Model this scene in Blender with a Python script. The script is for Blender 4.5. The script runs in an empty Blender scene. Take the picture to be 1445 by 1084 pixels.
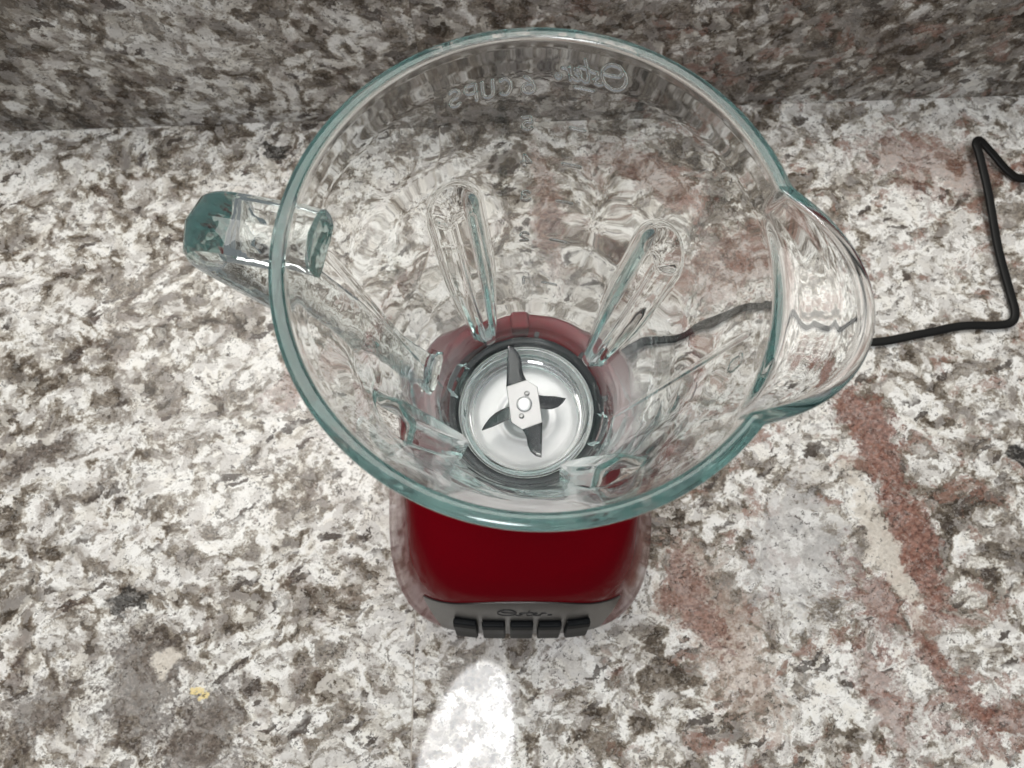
import bpy, bmesh, math
import numpy as np
from mathutils import Vector, Matrix

CM = 0.01
SC = bpy.context.scene
COL = SC.collection
rad = math.radians

# ------------------------------------------------------------------ camera
cam_d = bpy.data.cameras.new("camera")
cam = bpy.data.objects.new("camera", cam_d)
COL.objects.link(cam)
cam.location = (-0.0070, -0.0765, 0.5074)
cam.rotation_euler = (rad(14.79), 0, 0)
cam_d.sensor_width = 36
cam_d.lens = 24.99
cam_d.clip_start = 0.005
cam_d.clip_end = 50
cam_d.dof.use_dof = True
cam_d.dof.focus_distance = 0.27
cam_d.dof.aperture_fstop = 22
SC.camera = cam

# ------------------------------------------------------------------ world and lamps
wd = bpy.data.worlds.new("World")
SC.world = wd
wd.use_nodes = True
bg = wd.node_tree.nodes["Background"]
bg.inputs[0].default_value = (0.92, 0.96, 1.0, 1)
bg.inputs[1].default_value = 0.22

def area(name, loc, target, shape, sx, sy, power, color):
    d = bpy.data.lights.new(name, 'AREA')
    d.shape = shape
    d.size = sx
    d.size_y = sy
    d.energy = power
    d.color = color
    o = bpy.data.objects.new(name, d)
    COL.objects.link(o)
    o.location = loc
    o.rotation_euler = (Vector(target) - Vector(loc)).to_track_quat('-Z', 'Y').to_euler()
    return o

# daylight from the window above the backsplash, a little to the left
area("window_light", (-0.25, 0.78, 1.85), (-0.12, 0.42, 0.0), 'RECTANGLE', 2.20, 1.00, 32.0, (1.0, 0.965, 0.905))
# ceiling lamp whose mirror image shows in the polished stone
lamp = area("ceiling_lamp", (-0.165, -0.70, 1.95), (-0.165, -0.70, 0.0), 'ELLIPSE', 0.29, 0.70, 17.0, (0.97, 0.98, 1.0))
lamp.rotation_euler = (0, 0, rad(-14))

SC.view_settings.view_transform = 'Standard'
SC.view_settings.look = 'None'
SC.view_settings.exposure = -0.10
SC.view_settings.gamma = 1.0
cy = SC.cycles
cy.max_bounces = 64
cy.transmission_bounces = 64
cy.glossy_bounces = 64   # light piped along the glass wall counts as glossy
cy.diffuse_bounces = 4
cy.transparent_max_bounces = 16
cy.volume_bounces = 0
cy.caustics_reflective = True
cy.caustics_refractive = True
cy.sample_clamp_indirect = 6.0
cy.blur_glossy = 0.2
cy.use_denoising = True
cy.denoiser = 'OPENIMAGEDENOISE'
SC.render.film_transparent = False

# ------------------------------------------------------------------ node helper
class NT:
    def __init__(self, name):
        self.m = bpy.data.materials.new(name)
        self.m.use_nodes = True
        self.t = self.m.node_tree
        self.t.nodes.clear()
        self.out = self.n('ShaderNodeOutputMaterial')
    def n(self, kind, **kw):
        nd = self.t.nodes.new(kind)
        for k, v in kw.items():
            setattr(nd, k, v)
        return nd
    def put(self, sock, v):
        if isinstance(v, bpy.types.NodeSocket):
            self.t.links.new(v, sock)
        elif v is not None:
            sock.default_value = v
    def math(self, op, a, b=None, c=None, clamp=False):
        nd = self.n('ShaderNodeMath', operation=op, use_clamp=clamp)
        for i, v in enumerate((a, b, c)):
            self.put(nd.inputs[i], v)
        return nd.outputs[0]
    def vec(self, op, a, b=None, scale=None):
        nd = self.n('ShaderNodeVectorMath', operation=op)
        self.put(nd.inputs[0], a)
        if b is not None: self.put(nd.inputs[1], b)
        if scale is not None: self.put(nd.inputs['Scale'], scale)
        return nd.outputs['Value'] if op in ('LENGTH', 'DOT_PRODUCT', 'DISTANCE') else nd.outputs[0]
    def noise(self, v, scale, detail=4, rough=.55, lac=2.0, dist=0.0, color=False):
        nd = self.n('ShaderNodeTexNoise')
        self.put(nd.inputs['Vector'], v)
        nd.inputs['Scale'].default_value = scale
        nd.inputs['Detail'].default_value = detail
        nd.inputs['Roughness'].default_value = rough
        nd.inputs['Lacunarity'].default_value = lac
        nd.inputs['Distortion'].default_value = dist
        return nd.outputs['Color' if color else 0]
    def voro(self, v, scale, feature='F1', out='Color', rnd=1.0):
        nd = self.n('ShaderNodeTexVoronoi', feature=feature)
        self.put(nd.inputs['Vector'], v)
        nd.inputs['Scale'].default_value = scale
        nd.inputs['Randomness'].default_value = rnd
        return nd.outputs[out]
    def step(self, v, lo, hi):
        nd = self.n('ShaderNodeMapRange', interpolation_type='SMOOTHSTEP')
        self.put(nd.inputs[0], v)
        nd.inputs[1].default_value = lo
        nd.inputs[2].default_value = hi
        nd.inputs[3].default_value = 0.0
        nd.inputs[4].default_value = 1.0
        return nd.outputs[0]
    def ramp(self, v, stops):
        nd = self.n('ShaderNodeValToRGB')
        els = nd.color_ramp.elements
        while len(els) < len(stops): els.new(0.5)
        for e, (p, c) in zip(els, stops):
            e.position = p
            e.color = (*c, 1)
        self.put(nd.inputs[0], v)
        return nd.outputs[0]
    def mix(self, f, a, b, mode='MIX'):
        nd = self.n('ShaderNodeMix', data_type='RGBA', blend_type=mode)
        self.put(nd.inputs[0], f)
        self.put(nd.inputs[6], (*a, 1) if isinstance(a, tuple) else a)
        self.put(nd.inputs[7], (*b, 1) if isinstance(b, tuple) else b)
        return nd.outputs[2]
    def principled(self, color, rough=.4, metal=0.0, coat=0.0, coat_rough=.05, spec=.5, ior=1.5, normal=None, aniso=0.0):
        p = self.n('ShaderNodeBsdfPrincipled')
        self.put(p.inputs['Base Color'], (*color, 1) if isinstance(color, tuple) else color)
        self.put(p.inputs['Roughness'], rough)
        self.put(p.inputs['Metallic'], metal)
        self.put(p.inputs['Coat Weight'], coat)
        self.put(p.inputs['Coat Roughness'], coat_rough)
        self.put(p.inputs['Specular IOR Level'], spec)
        self.put(p.inputs['IOR'], ior)
        self.put(p.inputs['Anisotropic'], aniso)
        if normal is not None: self.put(p.inputs['Normal'], normal)
        self.t.links.new(p.outputs[0], self.out.inputs[0])
        return p
    def bump(self, h, strength, dist):
        b = self.n('ShaderNodeBump')
        b.inputs['Strength'].default_value = strength
        b.inputs['Distance'].default_value = dist
        self.put(b.inputs['Height'], h)
        return b.outputs[0]

# ------------------------------------------------------------------ materials
def granite():
    k = NT("granite")
    tc = k.n('ShaderNodeTexCoord')
    geo = k.n('ShaderNodeNewGeometry')
    O = k.vec('SCALE', tc.outputs['Object'], scale=100.0)      # centimetres, own to each slab
    W = k.vec('SCALE', geo.outputs['Position'], scale=100.0)   # where on the counter
    mp = k.n('ShaderNodeMapping')                              # the grain leans
    mp.inputs['Rotation'].default_value = (0.3, 0.2, rad(-40))
    mp.inputs['Scale'].default_value = (0.92, 1.08, 1.0)
    k.put(mp.inputs['Vector'], O)
    P = mp.outputs[0]
    half = (.5, .5, .5)
    w1 = k.vec('SUBTRACT', k.noise(P, .22, 2, .5, color=True), half)
    w2 = k.vec('SUBTRACT', k.noise(P, 1.1, 2, .5, color=True), half)
    w3 = k.vec('SUBTRACT', k.noise(P, 4.2, 2, .6, color=True), half)
    P1 = k.vec('ADD', k.vec('ADD', P, k.vec('SCALE', w1, scale=3.0)), k.vec('SCALE', w2, scale=.8))
    P2 = k.vec('ADD', P1, k.vec('SCALE', w3, scale=.50))
    WW = k.vec('ADD', k.vec('ADD', W, k.vec('SCALE', w1, scale=4.0)), k.vec('ADD', k.vec('SCALE', w2, scale=2.0), k.vec('SCALE', w3, scale=.9)))
    big = k.noise(P, .075, 2, .5)
    G = k.noise(P, 3.6, 4, .68)                                # fine grain
    A = k.noise(P2, .46, 7, .66, 2.15)
    A = k.math('ADD', A, k.math('MULTIPLY', k.math('SUBTRACT', big, .5), .42))
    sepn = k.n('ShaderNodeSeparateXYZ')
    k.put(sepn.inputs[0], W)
    A = k.math('SUBTRACT', A, k.math('MULTIPLY', k.step(sepn.outputs[2], .01, .02), .085))  # backsplash browner and darker: its shade is partly put into the colour
    lump = k.voro(P2, .95, 'F1', 'Distance')
    A = k.math('ADD', A, k.math('MULTIPLY', k.math('SUBTRACT', .42, lump), .22))
    base = k.ramp(A, [(.30, (.050, .039, .029)), (.39, (.13, .105, .08)), (.435, (.29, .252, .205)), (.462, (.60, .57, .51)),
                      (.49, (.82, .805, .76)), (.58, (.90, .89, .855)), (.70, (.84, .81, .745))])
    cell = k.voro(P2, 1.25)
    sep = k.n('ShaderNodeSeparateColor')
    k.put(sep.inputs[0], cell)
    # smoky quartz and cream feldspar crystals
    base = k.mix(k.math('MULTIPLY', k.step(sep.outputs[1], .60, .68), .50), base, k.mix(G, (.34, .31, .285), (.56, .53, .50)))
    base = k.mix(k.math('MULTIPLY', k.step(sep.outputs[2], .80, .95), .5), base, (.82, .785, .71))
    # interstitial speckle
    B = k.noise(k.vec('ADD', P2, (31., 7., 3.)), 1.5, 5, .66, 2.2)
    base = k.mix(k.math('MULTIPLY', k.step(B, .535, .61), .80), base, k.mix(G, (.095, .076, .058), (.29, .252, .205)))
    # taupe drifts
    D = k.noise(k.vec('ADD', P2, (3., 57., 9.)), .36, 6, .64, 2.1)
    base = k.mix(k.math('MULTIPLY', k.step(D, .565, .615), .85), base, k.mix(k.step(G, .35, .65), (.085, .068, .052), (.31, .268, .22)))
    # dark angular flakes
    mp2 = k.n('ShaderNodeMapping')
    mp2.inputs['Scale'].default_value = (.55, 1.5, 1.2)
    k.put(mp2.inputs['Vector'], k.vec('ADD', P2, (91., 13., 21.)))
    sp2 = k.n('ShaderNodeSeparateColor')
    k.put(sp2.inputs[0], k.voro(mp2.outputs[0], 1.5))
    fl = k.math('MULTIPLY', k.step(sp2.outputs[0], .91, .93), k.step(k.noise(P1, .33, 3), .44, .56))
    base = k.mix(k.math('MULTIPLY', fl, .93), base, k.mix(G, (.018, .015, .013), (.12, .095, .08)))
    F = k.noise(mp2.outputs[0], 2.6, 5, .62)
    base = k.mix(k.math('MULTIPLY', k.step(F, .625, .665), .85), base, (.06, .05, .043))
    # rust-red mineral, mostly on the right of the counter
    sepw = k.n('ShaderNodeSeparateXYZ')
    k.put(sepw.inputs[0], W)
    reg = k.math('ADD', .13, k.math('MULTIPLY', k.step(sepw.outputs[0], -4., 14.), .8))
    R = k.noise(k.vec('ADD', P2, (11., 23., 77.)), .40, 6, .66, 2.2)
    rm = k.math('MULTIPLY', k.math('MULTIPLY', k.step(R, .55, .61), reg), k.step(G, .33, .48))
    base = k.mix(k.math('MULTIPLY', rm, .8), base, k.mix(G, (.13, .055, .04), (.40, .24, .185)))
    # single marks that can be found in the slab
    rag = k.math('ADD', k.math('MULTIPLY', k.math('SUBTRACT', G, .5), 1.3), k.math('MULTIPLY', k.math('SUBTRACT', B, .5), 2.6))
    def spot(base, x, y, a, b, ang, col, s, frag=.45):
        m = k.n('ShaderNodeMapping', vector_type='TEXTURE')
        m.inputs['Location'].default_value = (x, y, 0)
        m.inputs['Rotation'].default_value = (0, 0, rad(ang))
        m.inputs['Scale'].default_value = (a, b, 3.0)
        k.put(m.inputs['Vector'], WW)
        d = k.vec('LENGTH', m.outputs[0])
        d = k.math('ADD', d, k.math('MULTIPLY', rag, frag))
        f = k.math('MULTIPLY', k.math('SUBTRACT', 1.0, k.step(d, .72, 1.15)), s)
        return k.mix(f, base, col)
    RED = k.mix(k.step(G, .3, .7), (.10, .042, .032), (.36, .19, .145))
    TAN = k.mix(k.step(G, .3, .7), (.34, .24, .19), (.66, .56, .48))
    DK = k.mix(k.step(G, .3, .7), (.05, .04, .034), (.20, .165, .14))
    CRM = k.mix(k.step(G, .3, .7), (.62, .56, .48), (.78, .73, .65))
    GRY = k.mix(k.step(G, .3, .7), (.58, .57, .555), (.74, .735, .72))
    BLK = k.mix(G, (.008, .008, .008), (.05, .045, .04))
    base = spot(base, 19.3, -6.9, 4.4, 3.8, 60, GRY, .62, .8)
    base = spot(base, 13.2, -11.5, 6.4, 2.6, -62, TAN, .62, 1.1)
    base = spot(base, 11.8, -9.6, 3.4, 1.5, -62, RED, .7, 1.1)
    base = spot(base, 25.4, 1.6, 4.8, 1.8, -62, RED, .92, .8)
    base = spot(base, 27.6, -6.0, 5.4, 1.5, -72, RED, .92, .8)
    base = spot(base, 25.3, -6.0, 6.5, 1.0, -68, CRM, .8, .8)
    base = spot(base, 24.0, -9.6, 3.2, 1.6, -75, RED, .7, 1.2)
    base = spot(base, 28.6, -15.0, 4.0, .8, -60, RED, .8, 1.0)
    base = spot(base, 24.0, -15.5, 4.6, 1.3, -70, RED, .6, 1.2)
    base = spot(base, 31.5, -17.0, 5.0, 1.0, 8, RED, .7, 1.2)
    base = spot(base, 11.0, 23.5, 6.0, 1.8, -35, RED, .5, 1.1)
    base = spot(base, 17.0, 15.0, 4.6, 3.2, 30, RED, .55, 1.1)
    base = spot(base, 33.0, 24.0, 6.0, 2.6, -10, RED, .55, 1.2)
    base = spot(base, 2.0, 20.0, 6.0, 1.1, -80, RED, .55, .9)
    base = spot(base, -17.0, 6.0, 2.4, 1.2, 60, RED, .5, 1.2)
    base = spot(base, -34.0, .4, 2.4, .9, 15, DK, .9, .6)
    base = spot(base, -25.5, -14.8, 2.8, 4.4, 20, DK, .8, 1.2)
    base = spot(base, -20.5, -18.0, 2.4, 3.4, -35, DK, .75, 1.2)
    base = spot(base, -32.0, -16.5, 3.0, 2.0, 35, DK, .7, 1.3)
    base = spot(base, -27.0, -9.4, 1.9, .55, 15, BLK, .9, .5)
    base = spot(base, -20.0, 25.3, 1.7, .4, -20, BLK, .95, .3)
    base = spot(base, 36.4, .0, 1.6, 1.0, -40, BLK, .98, .1)
    base = spot(base, -21.0, -15.3, .55, .40, 30, (.86, .70, .34), .9, .5)  # glint of a gold mica fleck, painted into the stone
    base = spot(base, -24.0, -13.6, 1.5, .8, 55, CRM, .9, .3)
    gr = k.n('ShaderNodeSeparateColor')
    k.put(gr.inputs[0], k.voro(k.vec('ADD', P2, k.vec('SCALE', w3, scale=.3)), 5.2))
    base = k.mix(k.math('MULTIPLY', k.step(gr.outputs[0], .72, .80), .22), base, (.27, .24, .21))
    base = k.mix(k.math('MULTIPLY', k.step(gr.outputs[1], .80, .86), .14), base, (.88, .865, .82))
    base = k.mix(k.math('MULTIPLY', k.step(gr.outputs[2], .955, .965), .75), base, (.055, .045, .038))
    r = k.math('ADD', .015, k.math('MULTIPLY', B, .05))
    k.principled(base, rough=r, spec=.22)
    return k.m

def glass():
    k = NT("jar_glass")
    g = k.n('ShaderNodeBsdfGlass')
    g.inputs['Color'].default_value = (1, 1, 1, 1)
    # walls are fire-polished, the top edge is ground
    sp = k.n('ShaderNodeSeparateXYZ')
    k.put(sp.inputs[0], k.n('ShaderNodeTexCoord').outputs['Object'])
    k.put(g.inputs['Roughness'], k.math('MULTIPLY', k.step(sp.outputs[2], .1796, .1812), .10))
    g.inputs['IOR'].default_value = 1.5
    v = k.n('ShaderNodeVolumeAbsorption')
    v.inputs['Color'].default_value = (0.0, .43, .39, 1)
    v.inputs['Density'].default_value = 5.2
    k.t.links.new(g.outputs[0], k.out.inputs[0])
    k.t.links.new(v.outputs[0], k.out.inputs[1])
    return k.m

def handle_glass():
    k = NT("handle_glass")
    O = k.n('ShaderNodeTexCoord').outputs['Object']
    g = k.n('ShaderNodeBsdfGlass')
    g.inputs['Color'].default_value = (1, 1, 1, 1)
    g.inputs['Roughness'].default_value = 0.015
    g.inputs['IOR'].default_value = 1.5
    k.put(g.inputs['Normal'], k.bump(k.noise(O, 90, 2, .5), .18, .004))
    v = k.n('ShaderNodeVolumeAbsorption')
    v.inputs['Color'].default_value = (0.0, .47, .43, 1)
    v.inputs['Density'].default_value = 7.5
    k.t.links.new(g.outputs[0], k.out.inputs[0])
    k.t.links.new(v.outputs[0], k.out.inputs[1])
    return k.m

def red_paint():
    k = NT("red_gloss_enamel")
    tc = k.n('ShaderNodeTexCoord')
    n = k.noise(tc.outputs['Object'], 900, 2, .5)
    c = k.mix(n, (.115, .0005, .0035), (.14, .0008, .0045))
    dust = k.noise(tc.outputs['Object'], 55, 5, .7)
    r = k.math('ADD', .17, k.math('MULTIPLY', k.step(dust, .5, .75), .10))
    k.principled(c, rough=k.math('MULTIPLY', r, .8), spec=.07, ior=1.40)
    return k.m

def plastic(name, col, rough, scale=1500, amp=.06, spec=.5):
    k = NT(name)
    tc = k.n('ShaderNodeTexCoord')
    n = k.noise(tc.outputs['Object'], scale, 2, .5)
    nn = k.noise(tc.outputs['Object'], 70, 4, .6)
    k.principled(k.mix(nn, tuple(c * .8 for c in col), tuple(min(1, c * 1.2) for c in col)),
                 rough=k.math('ADD', rough, k.math('MULTIPLY', nn, .1)), normal=k.bump(n, amp, .0004), spec=spec)
    return k.m

def steel(name, col, rough, brushed='ring'):
    k = NT(name)
    tc = k.n('ShaderNodeTexCoord')
    O = tc.outputs['Object']
    if brushed == 'ring':
        sp = k.n('ShaderNodeSeparateXYZ')
        k.put(sp.inputs[0], O)
        rr = k.math('SQRT', k.math('ADD', k.math('MULTIPLY', sp.outputs[0], sp.outputs[0]), k.math('MULTIPLY', sp.outputs[1], sp.outputs[1])))
        h = k.noise(k.vec('SCALE', k.n('ShaderNodeCombineXYZ').outputs[0], scale=1.0), 1)
        cx = k.n('ShaderNodeCombineXYZ')
        k.put(cx.inputs[0], rr)
        h = k.noise(cx.outputs[0], 5000, 2, .6)
    else:
        mp = k.n('ShaderNodeMapping')
        mp.inputs['Scale'].default_value = (6000, 250, 250)
        k.put(mp.inputs['Vector'], O)
        h = k.noise(mp.outputs[0], 1.0, 2, .6)
    nn = k.noise(O, 180, 4, .6)
    c = k.mix(nn, tuple(x * .9 for x in col), col)
    k.principled(c, rough=k.math('ADD', rough, k.math('MULTIPLY', h, .12)), metal=1.0, normal=k.bump(h, .05, .0003))
    return k.m

M = dict(
    granite=granite(), glass=glass(), handle=handle_glass(), red=red_paint(),
    black=plastic("black_plastic", (.007, .008, .009), .42, spec=.12),
    cap=plastic("charcoal_plastic", (.016, .021, .023), .40, spec=.3),
    cord=plastic("black_vinyl", (.006, .006, .0055), .40, 2500, spec=.28),
    liner=plastic("white_liner", (.72, .73, .71), .5),
    filler=plastic("seam_filler", (.52, .47, .41), .5),
    feet=plastic("rubber_feet", (.02, .02, .02), .7),
    panel=steel("brushed_panel", (.125, .123, .122), .30, 'x'),
    plate=steel("stamped_steel", (.93, .935, .935), .46),
    hub=steel("hub_steel", (.58, .58, .58), .40, 'x'),
    blade=steel("blade_steel", (.30, .305, .305), .19, 'x'),
    ink=plastic("dark_print", (.03, .03, .03), .5),
)

# ------------------------------------------------------------------ mesh helpers (centimetres in, metres out)
def mesh_obj(name, verts, faces, mat, parent=None, smooth=True, loc=(0, 0, 0)):
    me = bpy.data.meshes.new(name)
    v = np.asarray(verts, dtype=np.float64) * CM
    me.from_pydata(v.tolist() if len(v) < 60000 else v, [], faces if isinstance(faces, list) else faces.tolist())
    me.validate()
    bm = bmesh.new()
    bm.from_mesh(me)
    bmesh.ops.recalc_face_normals(bm, faces=bm.faces)
    bm.to_mesh(me)
    bm.free()
    if smooth:
        me.polygons.foreach_set('use_smooth', [True] * len(me.polygons))
    me.materials.append(mat)
    o = bpy.data.objects.new(name, me)
    COL.objects.link(o)
    o.location = Vector(loc) * CM
    if parent: o.parent = parent
    return o

def empty(name, loc, label=None, cat=None, kind=None):
    o = bpy.data.objects.new(name, None)
    o.empty_display_size = .02
    COL.objects.link(o)
    o.location = Vector(loc) * CM
    if label: o['label'] = label
    if cat: o['category'] = cat
    if kind: o['kind'] = kind
    return o

def grid_faces(rows, cols, wrap_r, wrap_c):
    r = np.arange(rows if wrap_r else rows - 1)
    c = np.arange(cols if wrap_c else cols - 1)
    R, C = np.meshgrid(r, c, indexing='ij')
    R2, C2 = (R + 1) % rows, (C + 1) % cols
    return np.stack([R * cols + C, R * cols + C2, R2 * cols + C2, R2 * cols + C], -1).reshape(-1, 4)

def lathe(name, prof, mat, parent=None, n=96, closed=True, loc=(0, 0, 0), caps=False):
    """prof: list of (r, z); closed profile makes a solid ring."""
    t = np.linspace(0, 2 * np.pi, n, endpoint=False)
    p = np.array(prof, float)
    v = np.stack([p[:, 0, None] * np.cos(t), p[:, 0, None] * np.sin(t), np.repeat(p[:, 1, None], n, 1)], -1).reshape(-1, 3)
    f = grid_faces(len(p), n, closed, True).tolist()
    if caps:
        f.append(list(range(n)))
        f.append(list(range((len(p) - 1) * n, len(p) * n)))
    return mesh_obj(name, v, f, mat, parent, loc=loc)

def bevel(o, w, seg=3, ang=40):
    m = o.modifiers.new("bevel", 'BEVEL')
    m.width = w * CM
    m.segments = seg
    m.limit_method = 'ANGLE'
    m.angle_limit = rad(ang)
    w2 = o.modifiers.new("wn", 'WEIGHTED_NORMAL')
    w2.keep_sharp = True
    return o

def sstep(x, a, b):
    t = np.clip((x - a) / (b - a), 0, 1)
    return t * t * (3 - 2 * t)

def pchip(x, xs, ys):
    xs, ys = np.array(xs, float), np.array(ys, float)
    h = np.diff(xs); d = np.diff(ys) / h
    m = np.zeros(len(xs))
    for i in range(1, len(xs) - 1):
        if d[i - 1] * d[i] > 0:
            w1, w2 = 2 * h[i] + h[i - 1], h[i] + 2 * h[i - 1]
            m[i] = (w1 + w2) / (w1 / d[i - 1] + w2 / d[i])
    m[0], m[-1] = d[0], d[-1]
    x = np.clip(x, xs[0], xs[-1])
    i = np.clip(np.searchsorted(xs, x, 'right') - 1, 0, len(h) - 1)
    t = (x - xs[i]) / h[i]
    return ((1 + 2 * t) * (1 - t) ** 2 * ys[i] + t * (1 - t) ** 2 * h[i] * m[i]
            + t * t * (3 - 2 * t) * ys[i + 1] + t * t * (t - 1) * h[i] * m[i + 1])

def prism(name, poly, z0, z1, mat, parent=None, loc=(0, 0, 0)):
    n = len(poly)
    v = [(x, y, z0) for x, y in poly] + [(x, y, z1) for x, y in poly]
    f = [list(range(n))[::-1], list(range(n, 2 * n))] + [[i, (i + 1) % n, n + (i + 1) % n, n + i] for i in range(n)]
    return mesh_obj(name, v, f, mat, parent, smooth=False, loc=loc)

# ------------------------------------------------------------------ the counter and the backsplash
SEAM = -7.25
YAW = math.tan(rad(2.37))
def wy(x): return 28.7 + x * YAW        # foot of the backsplash
def slab(name, xa, xb, parent, off):
    poly = [(xa, -42), (xb, -42), (xb, wy(xb) + 2.4), (xa, wy(xa) + 2.4)]
    poly = [(x - off[0], y - off[1]) for x, y in poly]
    o = prism(name, poly, -3.0, 0.0, M['granite'], parent, loc=off)
    return bevel(o, .04, 2)
top = empty('countertop', (0, 0, 0), kind='structure')
slab('slab', SEAM + .04, 62, top, (-40, -16, 0))
slab('slab', -62, SEAM - .04, top, (37, 11, 0))
prism('joint', [(SEAM - .038, -41.9), (SEAM + .038, -41.9), (SEAM + .038, 28.3), (SEAM - .038, 28.3)], -2.9, -.02, M['filler'], top)

back = empty('backsplash', (0, 0, 0), kind='structure')
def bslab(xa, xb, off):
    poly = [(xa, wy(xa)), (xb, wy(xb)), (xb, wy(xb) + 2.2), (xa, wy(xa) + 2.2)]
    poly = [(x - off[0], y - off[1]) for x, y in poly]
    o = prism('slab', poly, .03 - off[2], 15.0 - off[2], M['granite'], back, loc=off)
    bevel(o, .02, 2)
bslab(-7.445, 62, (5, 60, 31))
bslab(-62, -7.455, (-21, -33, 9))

# ------------------------------------------------------------------ stroke lettering
def arc(cx, cy_, rx, ry, a0, a1, n=14):
    t = np.radians(np.linspace(a0, a1, n))
    return [(cx + rx * math.cos(q), cy_ + ry * math.sin(q)) for q in t]
GL = {  # unit-high glyphs, width about .6
    '1': [[(.12, .8), (.3, 1), (.3, 0)]],
    '2': [arc(.3, .72, .28, .28, 170, -35) + [(.03, 0), (.6, 0)]],
    '3': [arc(.28, .76, .25, .24, 160, -80) + arc(.28, .26, .29, .27, 80, -160)],
    '4': [[(.45, 0), (.45, 1), (.02, .32), (.62, .32)]],
    '5': [[(.56, 1), (.12, 1), (.08, .56)] + arc(.29, .32, .29, .32, 125, -150)],
    '6': [[(.52, 1.0), (.34, .90), (.17, .70), (.06, .47), (.03, .29)] + arc(.32, .29, .29, .29, 180, 535, 26)],
    'C': [arc(.34, .5, .32, .5, 50, 310, 20)],
    'U': [[(.04, 1), (.04, .3)] + arc(.32, .3, .28, .3, 180, 360) + [(.6, 1)]],
    'P': [[(.05, 0), (.05, 1), (.35, 1)] + arc(.35, .74, .25, .26, 90, -90) + [(.05, .48)]],
    'S': [arc(.3, .74, .26, .26, 40, 270) + arc(.3, .24, .28, .24, 90, -140)],
}
SCRIPT_OSTER = [   # flowing capital with a swash, then joined small letters
    arc(.62, .52, .46, .50, 75, 435, 34) + [(.45, 1.02), (.3, .85), (.42, .62), (.75, .55), (1.05, .55)],
    [(1.05, .10), (1.18, .03), (1.32, .08), (1.36, .2), (1.22, .36), (1.28, .52), (1.42, .5)],
    [(1.40, .5), (1.62, .58), (1.9, .62)],
    [(1.72, .95), (1.58, .3), (1.6, .06), (1.7, .02), (1.84, .12)],
    [(1.84, .12), (2.06, .34), (2.08, .5), (1.98, .54), (1.88, .36), (1.88, .14), (1.98, .03), (2.12, .06), (2.26, .2)],
    [(2.30, .52), (2.26, .02)], [(2.28, .3), (2.38, .5), (2.54, .5)],
    arc(2.72, .12, .09, .09, 0, 360, 12),
]
def place(strokes, th0, z0, h, r, slant=0.0):
    """strokes in glyph units -> (theta, z); writing runs counter-clockwise so it reads from outside."""
    return [[(th0 + (x + y * slant) * h / r, z0 + y * h) for x, y in s] for s in strokes]
def word(txt, th0, z0, h, r, adv=.82):
    out = []
    for i, ch in enumerate(txt):
        if ch in GL:
            out += place([[(x + i * adv, y) for x, y in s] for s in GL[ch]], th0, z0, h, r)
    return out
D2R = math.pi / 180
EMB = []
EMB += word('6', 90.2 * D2R, 16.08, .58, 6.5)
EMB += word('CUPS', 96.6 * D2R, 16.08, .58, 6.5, .92)
for ch, z, r in (('5', 14.6, 6.2), ('4', 12.95, 5.95), ('3', 11.1, 5.6), ('2', 8.65, 5.2), ('1', 5.45, 4.7)):
    EMB += word(ch, 90.6 * D2R, z, .52, r)
for a0, a1, z in ((79.4, 74.5, 16.4), (79, 74.8, 14.8), (79.8, 74, 13.15), (80, 74.5, 11.2), (80.8, 73.7, 8.8), (82.4, 74.7, 5.6)):
    EMB.append([(a0 * D2R, z), (a1 * D2R, z)])
EMB += place(SCRIPT_OSTER, 65.0 * D2R, 16.62, .80, 6.55, .12)
# small oval mark and dashes low on the pouring side
EMB.append([(x, y) for x, y in arc(-18 * D2R, 14.9, .035, .42, 0, 360, 20)])
for a, z in ((-24, 12.2), (-24.5, 10.6), (-25, 9.0), (-26, 7.2)):
    EMB.append([(a * D2R, z), ((a + 5.0) * D2R, z + .02)])

def emboss(T, Z, Rr):
    """height of raised lettering at every grid point"""
    H = np.zeros_like(T)
    for s in EMB:
        th = [p[0] for p in s]; zz = [p[1] for p in s]
        sel = (T > min(th) - .04) & (T < max(th) + .04) & (Z > min(zz) - .2) & (Z < max(zz) + .2)
        if not sel.any(): continue
        t, z, r = T[sel], Z[sel], Rr[sel]
        d = np.full(t.shape, 9.)
        for (ta, za), (tb, zb) in zip(s[:-1], s[1:]):
            bx, by = (tb - ta) * r, (zb - za)
            px, py = (t - ta) * r, (z - za)
            L2 = bx * bx + by * by + 1e-12
            u = np.clip((px * bx + py * by) / L2, 0, 1)
            d = np.minimum(d, np.hypot(px - u * bx, py - u * by))
        H[sel] = np.maximum(H[sel], .072 * (1 - sstep(d, .0, .064)))
    return H

# ------------------------------------------------------------------ the glass jar
JZ = 16.2
jar = empty('blender_jar', (0, 0, JZ), 'open clear glass pitcher with teal rim and handle, seated on red base', 'jar')
JROT = -11.0 * D2R
FLUTES = [120.2 * D2R, 34.5 * D2R, -147.5 * D2R, -60 * D2R]
rng = np.random.default_rng(5)
def waves(n0, n1, k1, m):
    return [(int(rng.integers(n0, n1)), rng.uniform(-k1, k1), rng.uniform(0, 6.28), rng.uniform(.4, 1)) for _ in range(m)]
WAV = [(waves(3, 14, 1.2, 12), .034), (waves(14, 34, .35, 8), .0058), ([(int(n), k * 5, p, a) for n, k, p, a in waves(1, 4, 1, 8)], .0058)]
WAV2 = [(waves(3, 16, 1.2, 12), .030), (waves(14, 36, .35, 8), .0055), ([(int(n), k * 5, p, a) for n, k, p, a in waves(1, 4, 1, 8)], .0058)]

def wrap(a): return (a + np.pi) % (2 * np.pi) - np.pi

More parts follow.
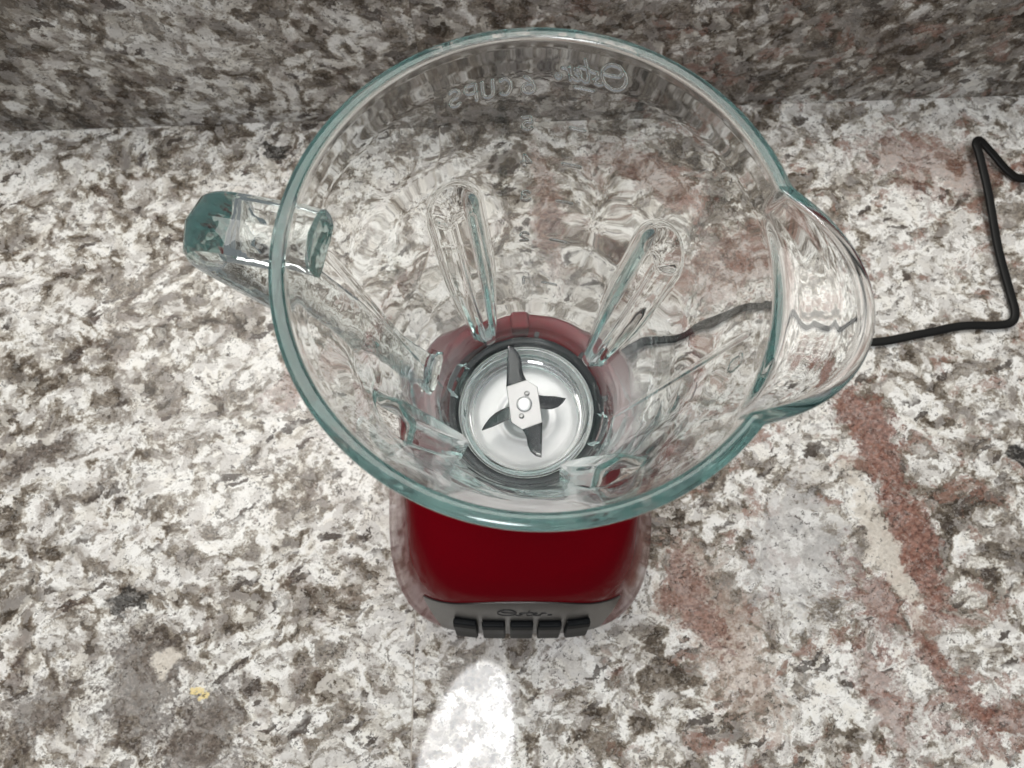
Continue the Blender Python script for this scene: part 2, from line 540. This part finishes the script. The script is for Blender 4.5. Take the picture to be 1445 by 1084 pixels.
def build_jar():
    fine = np.arange(58, 116, .16)
    mid = np.arange(-40, 10, .6)
    rest = np.concatenate([np.arange(10, 58, .8), np.arange(116, 320, .8)])
    T = np.sort(np.concatenate([fine, mid, rest])) * D2R
    zo = np.concatenate([np.linspace(-1.0, 2.4, 110, endpoint=False), np.arange(2.4, 18.0, .022)])
    ro = pchip(zo, [-1, .2, .42, .85, 1.5, 3.0, 16.6, 17.3, 18.0], [3.14, 3.18, 3.46, 3.97, 4.18, 4.42, 6.54, 6.68, 6.78])
    arc_t = np.linspace(0, np.pi, 15)[1:-1]
    rc, rr = (6.78 + 6.34) / 2, (6.78 - 6.34) / 2
    sq = lambda q: np.sign(q) * np.abs(q) ** .62
    zr = 18.05 + .24 * sq(np.sin(arc_t))
    rrim = rc + rr * sq(np.cos(arc_t))
    zi = np.concatenate([np.arange(18.0, 3.0, -.07), np.linspace(3.0, -1.0, 70)])
    ri = pchip(zi, [-1, .0, .4, .8, 1.4, 3.0, 18.0], [2.66, 2.84, 2.96, 3.42, 3.72, 4.0, 6.34])
    rb = np.linspace(2.66, 3.14, 6)[1:-1]
    Z = np.concatenate([zo, zr, zi, np.full(4, -1.0)])
    Rp = np.concatenate([ro, rrim, ri, rb])
    side = np.concatenate([np.zeros(len(zo)), np.full(len(zr), .5), np.ones(len(zi)), np.full(4, .5)])
    # make the bottom cap follow the outer threads
    ZZ, TT = np.meshgrid(Z, T, indexing='ij')
    RR = np.repeat(Rp[:, None], len(T), 1)
    SS = np.repeat(side[:, None], len(T), 1)
    out = SS < .25
    inn = SS > .75
    body = sstep(ZZ, 1.2, 3.0) * (1 - sstep(ZZ, 16.9, 17.7))
    # uneven pressed glass
    w1 = sum(amp / len(ws) * sum(a * np.sin(n * TT + kz * ZZ + ph) for n, kz, ph, a in ws) for ws, amp in WAV)
    w2 = sum(amp / len(ws) * sum(a * np.sin(n * TT + kz * ZZ + ph) for n, kz, ph, a in ws) for ws, amp in WAV2)
    body = body * (1 - .97 * sstep(ZZ, 12.5, 15.6)) * (1 - .6 * np.exp(-(wrap(TT - 8 * D2R) / (26 * D2R)) ** 2))
    body = body * (1 - .6 * np.exp(-(wrap(TT - 88 * D2R) / (19 * D2R)) ** 4))
    body = body * (.62 + .38 * np.sin(3 * TT + .45 * ZZ + 1) * np.sin(2 * TT - .6 * ZZ))
    RR = RR + np.where(out, w1, np.where(inn, w2, 0)) * body * 1.9
    # flutes pressed in from outside
    for fa in FLUTES:
        dt = wrap(TT - fa)
        s = dt * RR
        zc = np.clip(ZZ, 2.5, 11.75)
        d = np.hypot(s, (ZZ - zc) * np.where(ZZ > zc, .72, 1.0))
        taper = .55 + .45 * sstep(ZZ, 1.5, 8.5)
        prof_i = 1 - sstep(d / taper, .42, 1.12)
        prof_o = 1 - sstep(d / taper, .24, .86)
        RR = RR - np.where(inn, .60 * prof_i, np.where(out, .60 * prof_o, 0))
    # thread on the neck
    ph = (ZZ / .62 - TT / (2 * np.pi))
    thr = np.maximum(0, np.cos(2 * np.pi * ph)) ** 2
    RR = RR + np.where(out, .13 * thr * sstep(ZZ, -.95, -.6) * (1 - sstep(ZZ, .1, .35)), 0)
    # mould seams along handle and spout
    for sa in (JROT, JROT + np.pi):
        d = np.abs(wrap(TT - sa)) * RR
        RR = RR + np.where(out, .022 * (1 - sstep(d, .02, .10)), 0) * sstep(ZZ, 1.5, 2.5) * (1 - sstep(ZZ, 15.0, 16.0))
    # stop lugs low on the outside
    for la, w in ((156 * D2R, .26), (-16 * D2R, .26)):
        d = np.abs(wrap(TT - la))
        RR = RR + np.where(out, .62 * (1 - sstep(d, w * .55, w)) * sstep(ZZ, .28, .42) * (1 - sstep(ZZ, .7, .9)), 0)
    # lettering
    RR = RR + np.where(out, emboss(TT, ZZ, RR), 0)
    # pouring lip
    phi = wrap(TT - (JROT - .01)) / (28 * D2R)
    lip = 1.52 * np.clip(1 - np.abs(phi) ** 2, 0, 1) ** 1.2
    k = np.clip((ZZ - np.where(inn, 17.15, 16.8)) / 1.05, 0, 1.12)
    k = k * sstep(k, -.05, .4)
    RR = RR + lip * k
    ZZ = ZZ - .30 * np.clip(1 - np.abs(phi) ** 2, 0, 1) * sstep(ZZ, 16.5, 18.0)
    V = np.stack([RR * np.cos(TT), RR * np.sin(TT), ZZ], -1).reshape(-1, 3)
    F = grid_faces(len(Z), len(T), True, True)
    me = bpy.data.meshes.new('glass_body')
    me.vertices.add(len(V)); me.vertices.foreach_set('co', (V * CM).ravel())
    me.loops.add(F.size); me.loops.foreach_set('vertex_index', F.ravel().astype(np.int32))
    me.polygons.add(len(F))
    me.polygons.foreach_set('loop_start', np.arange(0, F.size, 4, dtype=np.int32))
    me.polygons.foreach_set('use_smooth', np.ones(len(F), dtype=bool))
    me.update(calc_edges=True)
    # outward facing?
    p = me.polygons[len(T) * 200]
    if p.normal.dot(Vector((p.center.x, p.center.y, 0))) < 0:
        me.flip_normals()
    me.materials.append(M['glass'])
    o = bpy.data.objects.new('glass_body', me)
    COL.objects.link(o)
    o.parent = jar
    return o
build_jar()

def catmull(pts, n):
    P = np.array(pts, float)
    P = np.vstack([2 * P[0] - P[1], P, 2 * P[-1] - P[-2]])
    out = []
    for i in range(1, len(P) - 2):
        for t in np.linspace(0, 1, n, endpoint=False):
            a, b, c, d = P[i - 1], P[i], P[i + 1], P[i + 2]
            out.append(.5 * ((2 * b) + (c - a) * t + (2 * a - 5 * b + 4 * c - d) * t * t + (-a + 3 * b - 3 * c + d) * t ** 3))
    out.append(P[-2])
    return np.array(out)

def build_handle():
    path = catmull([(6.28, 16.35), (7.2, 16.4), (8.7, 16.4), (9.42, 16.1), (9.68, 15.3), (9.35, 14.2), (8.4, 12.0), (7.1, 9.2), (6.0, 6.7), (5.2, 5.1), (4.72, 4.45), (4.34, 4.2)], 7)
    tang = np.gradient(path, axis=0)
    tang /= np.linalg.norm(tang, axis=1)[:, None]
    nor = np.stack([-tang[:, 1], tang[:, 0]], 1)      # to the outside of the bend
    L = np.linspace(0, 1, len(path))
    sec = []
    corner = [(-.98, -.10), (-.94, .30), (-.78, .42), (0, .56), (.78, .42), (.94, .30), (.98, -.10), (.85, -.48), (.45, -.58), (-.45, -.58), (-.85, -.48)]
    V = []
    ca, sa = math.cos(JROT + math.pi), math.sin(JROT + math.pi)
    for (r, z), n, l in zip(path, nor, L):
        wsc = 1.0 - .22 * sstep(np.array(l), .3, .8) + .25 * sstep(np.array(l), .86, 1.0)
        tsc = 1.0 + .25 * math.exp(-((l - .30) / .10) ** 2) - .12 * sstep(np.array(l), .5, .85) + .75 * sstep(np.array(l), .86, 1.0)
        for s, q in corner:
            rr = r + n[0] * q * tsc
            zz = z + n[1] * q * tsc
            t = s * wsc
            V.append((ca * rr - sa * t, sa * rr + ca * t, zz))
    nc = len(corner)
    F = grid_faces(len(path), nc, False, True).tolist()
    F.append(list(range(nc))[::-1])
    F.append(list(range((len(path) - 1) * nc, len(path) * nc)))
    o = mesh_obj('handle', V, F, M['handle'], jar)
    for p in o.data.polygons: p.use_smooth = True
    b = o.modifiers.new('bevel', 'BEVEL'); b.width = .10 * CM; b.segments = 3; b.limit_method = 'ANGLE'; b.angle_limit = rad(16)
    return o
build_handle()

# screw cap under the glass, with an added white liner and radial ribs
cap = lathe('screw_cap', [(3.52, -1.9), (4.28, -1.9), (4.32, -.2), (4.26, .06), (4.1, .16), (3.52, .18), (3.46, .12), (3.46, -1.2), (2.2, -1.25), (2.2, -1.9)], M['cap'], jar)
for i in range(10):
    a = (i * 36 + 10) * D2R
    q = prism('grip_rib', [(4.2, -.13), (4.58, -.13), (4.58, .13), (4.2, .13)], -1.8, .02, M['cap'], cap)
    q.rotation_euler[2] = a
    bevel(q, .05, 2)
lathe('added_neck_liner', [(3.36, -1.15), (3.43, -1.15), (3.43, .16), (3.36, .16)], M['liner'], jar)  # added white liner, stands in for bright reflections in the glass neck

# blade assembly
PZ = -1.06
lathe('blade_plate', [(3.2, PZ - .12), (3.2, PZ), (2.62, PZ), (2.52, PZ + .04), (2.2, PZ + .05), (1.75, PZ + .055), (1.62, PZ + .09), (1.45, PZ + .11), (1.34, PZ + .08), (1.22, PZ + .06), (1.12, PZ + .10),
      (1.02, PZ + .5), (.92, PZ + .62), (.75, PZ + .66), (.70, PZ + 1.2), (.66, PZ + 2.2), (.3, PZ + 2.25), (.3, PZ - .12)], M['plate'], jar, n=128)
BZ = 1.75
BX, BY = -.12, 0.0
def blade(name, outline, zf, thick, mat, parent):
    """flat outline with the height zf(x, y); a thin solid, refined so it can bend"""
    bm = bmesh.new()
    vs = [bm.verts.new((x, y, 0)) for x, y in outline]
    f = bm.faces.new(vs)
    bmesh.ops.triangulate(bm, faces=[f])
    bmesh.ops.subdivide_edges(bm, edges=bm.edges[:], cuts=3, use_grid_fill=True)
    me = bpy.data.meshes.new(name)
    for v in bm.verts:
        v.co = Vector((v.co.x, v.co.y, zf(v.co.x, v.co.y))) * CM
    bmesh.ops.recalc_face_normals(bm, faces=bm.faces)
    bm.to_mesh(me); bm.free()
    me.materials.append(mat)
    o = bpy.data.objects.new(name, me)
    COL.objects.link(o); o.parent = parent
    o.location = (BX * CM, BY * CM, 0)
    s = o.modifiers.new('solid', 'SOLIDIFY'); s.thickness = thick * CM; s.offset = 0
    return o
A_, B_, C_ = (-.85, .87), (.10, 1.2), (.64, .85)
hubpoly = [A_, B_, C_, (.85, -.87), (-.10, -1.22), (-.62, -.86)]
hub = prism('hub_plate', [(x, y) for x, y in hubpoly], BZ - .07, BZ + .07, M['hub'], jar, loc=(BX, BY, 0))
bevel(hub, .03, 2)
lathe('rivet', [(.02, BZ + .06), (.36, BZ + .06), (.37, BZ + .14), (.33, BZ + .18), (.2, BZ + .2), (.02, BZ + .2)], M['plate'], hub, n=40, closed=False)
for dx, dy in ((.13, .52), (-.13, -.58)):
    lathe('dimple', [(.02, BZ + .05), (.11, BZ + .072), (.13, BZ + .085), (.09, BZ + .10), (.02, BZ + .095)], M['blade'], hub, n=24, closed=False, loc=(dx, dy, 0))
# edge of the fold, and the rise above it
def rise(P0, P1, slope):
    ex, ey = P1[0] - P0[0], P1[1] - P0[1]
    l = math.hypot(ex, ey); nx, ny = -ey / l, ex / l
    return lambda x, y: BZ + slope * ((x - P0[0]) * nx + (y - P0[1]) * ny)
up1 = [A_, (-.80, 1.9), (-.76, 2.62), (-.50, 2.54), (-.27, 2.32), (-.14, 2.0), (-.11, 1.66), (-.02, 1.4), B_]
blade('blade', up1, rise(B_, A_, -.62), .07, M['blade'], jar)
up2 = [(-x, -y) for x, y in up1]
blade('blade', up2, rise((-B_[0], -B_[1]), (-A_[0], -A_[1]), -.42), .07, M['blade'], jar)
lo1 = [(.60, .48), (.95, .47), (1.5, .50), (2.02, .46), (1.86, .22), (1.62, .0), (1.35, -.12), (1.05, -.16), (.74, -.14), (.60, .1)]
def lofall(x, y): return BZ - .10 - .42 * max(0, abs(x) - .6) + .12 * (y if x > 0 else -y)
blade('blade', lo1, lofall, .07, M['blade'], jar)
lo2 = [(-x, -y - .18) for x, y in lo1]
lo2 = [(x + (.0 if x > -.8 else .0), y - .35 * max(0, -x - .6)) for x, y in lo2]
blade('blade', lo2, lofall, .07, M['blade'], jar)
for o in list(jar.children):
    if o.name.startswith('blade') and o.name != 'blade_plate' and o.type == 'MESH':
        o.data.polygons.foreach_set('use_smooth', [True] * len(o.data.polygons))

# ------------------------------------------------------------------ the red base
base = empty('electric_blender', (-.15, 0, 0), 'glossy red blender motor with grey five-button panel, trailing black cord', 'blender')
BZS = [0.35, .9, 2.0, 5.0, 9.0, 11.2, 12.4, 13.4, 14.3, 15.0, 15.5]
BW = [8.55, 8.85, 8.85, 8.25, 7.35, 6.80, 6.5, 6.25, 5.95, 5.65, 5.45]
BF = [11.2, 11.6, 11.55, 11.0, 10.15, 9.6, 9.05, 8.2, 7.0, 6.1, 5.6]
BB = [7.6, 7.8, 7.8, 7.3, 6.6, 6.2, 6.0, 5.85, 5.7, 5.55, 5.45]
BN = [3.7, 3.7, 3.7, 3.7, 3.7, 3.6, 3.4, 3.1, 2.5, 2.1, 2.0]
def bsec(z):
    z = np.asarray(z, float)
    return pchip(z, BZS, BW), pchip(z, BZS, BF), pchip(z, BZS, BB), pchip(z, BZS, BN)
def build_base():
    zs = np.concatenate([np.linspace(.35, 1.0, 8, endpoint=False), np.linspace(1.0, 15.5, 70)])
    u = np.linspace(0, 2 * np.pi, 160, endpoint=False)
    V = []
    for z in zs:
        w, f, b, n = (float(q) for q in bsec(np.array([z])))
        c, s = np.cos(u), np.sin(u)
        x = w * np.sign(c) * np.abs(c) ** (2 / n)
        y = np.where(s < 0, f, b) * np.sign(s) * np.abs(s) ** (2 / n)
        V.append(np.stack([x, y, np.full_like(x, z)], -1))
    # the collar: up, over and down into the socket
    for r, z in ((5.43, 15.9), (5.40, 16.05), (5.30, 16.14), (5.15, 16.15), (4.95, 16.05), (4.78, 15.72), (4.72, 15.64), (4.66, 15.60), (4.64, 15.5), (4.64, 14.4), (1.5, 14.3)):
        V.append(np.stack([r * np.cos(u), r * np.sin(u), np.full_like(u, z)], -1))
    rows = len(V)
    V = np.concatenate(V)
    F = grid_faces(rows, 160, False, True).tolist()
    F.append(list(range(160))[::-1])
    F.append(list(range((rows - 1) * 160, rows * 160)))
    return mesh_obj('body', V, F, M['red'], base)
build_base()
# guide posts standing on the collar
for a in (92, -8):
    q = prism('guide_post', [(4.66, -.55), (5.60, -.5), (5.60, .5), (4.66, .55)], 14.6, 16.3, M['red'], base)
    q.rotation_euler[2] = a * D2R
    bevel(q, .22, 4)
def fy(x, z):
    w, f, b, n = bsec(np.array([z]))
    w, f, n = float(w[0]), float(f[0]), float(n[0])
    return -f * (1 - min(1, abs(x) / w) ** n) ** (1 / n)
def front(x, z, off):
    """point on the front of the body, lifted off by off"""
    e = .05
    p = np.array([x, fy(x, z), z])
    tx = np.array([2 * e, fy(x + e, z) - fy(x - e, z), 0])
    tz = np.array([0, fy(x, z + e) - fy(x, z - e), 2 * e])
    n = np.cross(tx, tz); n /= np.linalg.norm(n)
    return p + n * off, n, tz / np.linalg.norm(tz)
def build_panel():
    nz, nx = 26, 48
    V = []
    for lay in (.09, -.10):
        for i in range(nz):
            q = i / (nz - 1)
            half = 4.95 + .5 * q
            for j in range(nx):
                x = (2 * j / (nx - 1) - 1) * half
                z = 3.4 + q * (8.85 - 3.2 * abs(x / 5.8) ** 2.8)
                V.append(front(x, z, lay)[0])
    N = nz * nx
    F = grid_faces(nz, nx, False, False).tolist()
    F2 = [[i + N for i in reversed(f)] for f in F]
    rim = [j for j in range(nx)] + [i * nx + nx - 1 for i in range(1, nz)] + [(nz - 1) * nx + j for j in range(nx - 2, -1, -1)] + [i * nx for i in range(nz - 2, 0, -1)]
    F3 = [[a, rim[(k + 1) % len(rim)], rim[(k + 1) % len(rim)] + N, a + N] for k, a in enumerate(rim)]
    o = mesh_obj('control_panel', V, F + F2 + F3, M['panel'], base)
    bevel(o, .03, 2, 60)
    return o
panel = build_panel()
def tube_strokes(name, strokes, r, mat, parent):
    cu = bpy.data.curves.new(name, 'CURVE'); cu.dimensions = '3D'
    cu.bevel_depth = r * CM; cu.bevel_resolution = 1
    for s in strokes:
        sp = cu.splines.new('POLY'); sp.points.add(len(s) - 1)
        for p, c in zip(sp.points, s): p.co = (c[0] * CM, c[1] * CM, c[2] * CM, 1)
    tmp = bpy.data.objects.new(name + '_tmp', cu)
    COL.objects.link(tmp)
    me = bpy.data.meshes.new_from_object(tmp.evaluated_get(bpy.context.evaluated_depsgraph_get()))
    bpy.data.objects.remove(tmp); bpy.data.curves.remove(cu)
    me.name = name
    me.materials.clear(); me.materials.append(mat)
    o = bpy.data.objects.new(name, me); COL.objects.link(o); o.parent = parent
    return o
tube_strokes('lettering', [[front(-1.5 + x * 1.1, 10.3 + y * 1.1, .10)[0] for x, y in s] for s in SCRIPT_OSTER], .035, M['ink'], panel)
for i in range(5):
    x = (i - 2) * 1.60
    p, n, t = front(x, 6.7, .05)
    n = Vector(n); t = Vector(t)
    xx = t.cross(n).normalized()
    w, h, d = .66, 1.8, .55
    prof = [(-h, 0), (-h, d * .75), (-h * .8, d), (0, d * .86), (h * .75, d * .82), (h, d * .6), (h, 0)]
    V = []
    for s in (-1, 1):
        for a, b in prof: V.append((s * w, a, b))
    m_ = len(prof)
    F = [list(range(m_))[::-1], list(range(m_, 2 * m_))] + [[k, (k + 1) % m_, m_ + (k + 1) % m_, m_ + k] for k in range(m_)]
    o = mesh_obj('button', V, F, M['black'], base, smooth=False)
    o.matrix_local = Matrix(((xx.x, t.x, n.x, p[0] * CM), (xx.y, t.y, n.y, p[1] * CM), (xx.z, t.z, n.z, p[2] * CM), (0, 0, 0, 1)))
    bevel(o, .10, 3)
for x, y in ((-6, -7.5), (6, -7.5), (-6, 6), (6, 6)):
    lathe('foot', [(.02, 0), (.8, 0), (.85, .1), (.85, .5), (.02, .5)], M['feet'], base, n=32, closed=False, loc=(x, y, .002))

# flat two-wire cord
def build_cord():
    pts = [(4.8, 5.2, 1.6), (6.8, 7.2, 1.2), (9.4, 8.5, .5), (12.8, 9.1, .33), (16.5, 10.6, .33), (19.6, 11.2, .33), (22.8, 10.1, .33), (26.0, 8.9, .33), (29.9, 9.5, .33), (33.2, 10.15, .33), (35.7, 10.2, .34), (36.9, 10.45, .38), (37.3, 11.3, .42),
           (37.2, 13.0, .40), (36.8, 16.5, .6), (36.55, 20.8, 1.0), (36.2, 24.0, 1.3), (36.05, 25.0, 1.35), (36.5, 25.35, 1.25), (37.5, 24.5, .9), (38.9, 23.0, .5), (40.2, 22.5, .35), (44, 22.6, .33), (50, 23.6, .33)]
    P = catmull(pts, 10)
    T = np.gradient(P, axis=0); T /= np.linalg.norm(T, axis=1)[:, None]
    up = np.array([0, 0, 1.])
    S = np.cross(T, up); S /= np.linalg.norm(S, axis=1)[:, None]
    U = np.cross(S, T)
    n = 24
    V = []
    for p, s, u_ in zip(P, S, U):
        for k in range(n):
            a = 2 * math.pi * k / n
            # two round conductors side by side with a groove between
            cx = .16 if math.cos(a) >= 0 else -.16
            x = cx + .165 * math.cos(a)
            y = (.165 - .07 * math.exp(-(x / .07) ** 2)) * math.sin(a)
            V.append(p + s * x + u_ * y)
    F = grid_faces(len(P), n, False, True).tolist()
    F.append(list(range(n))[::-1]); F.append(list(range((len(P) - 1) * n, len(P) * n)))
    return mesh_obj('power_cord', V, F, M['cord'], base)
build_cord()
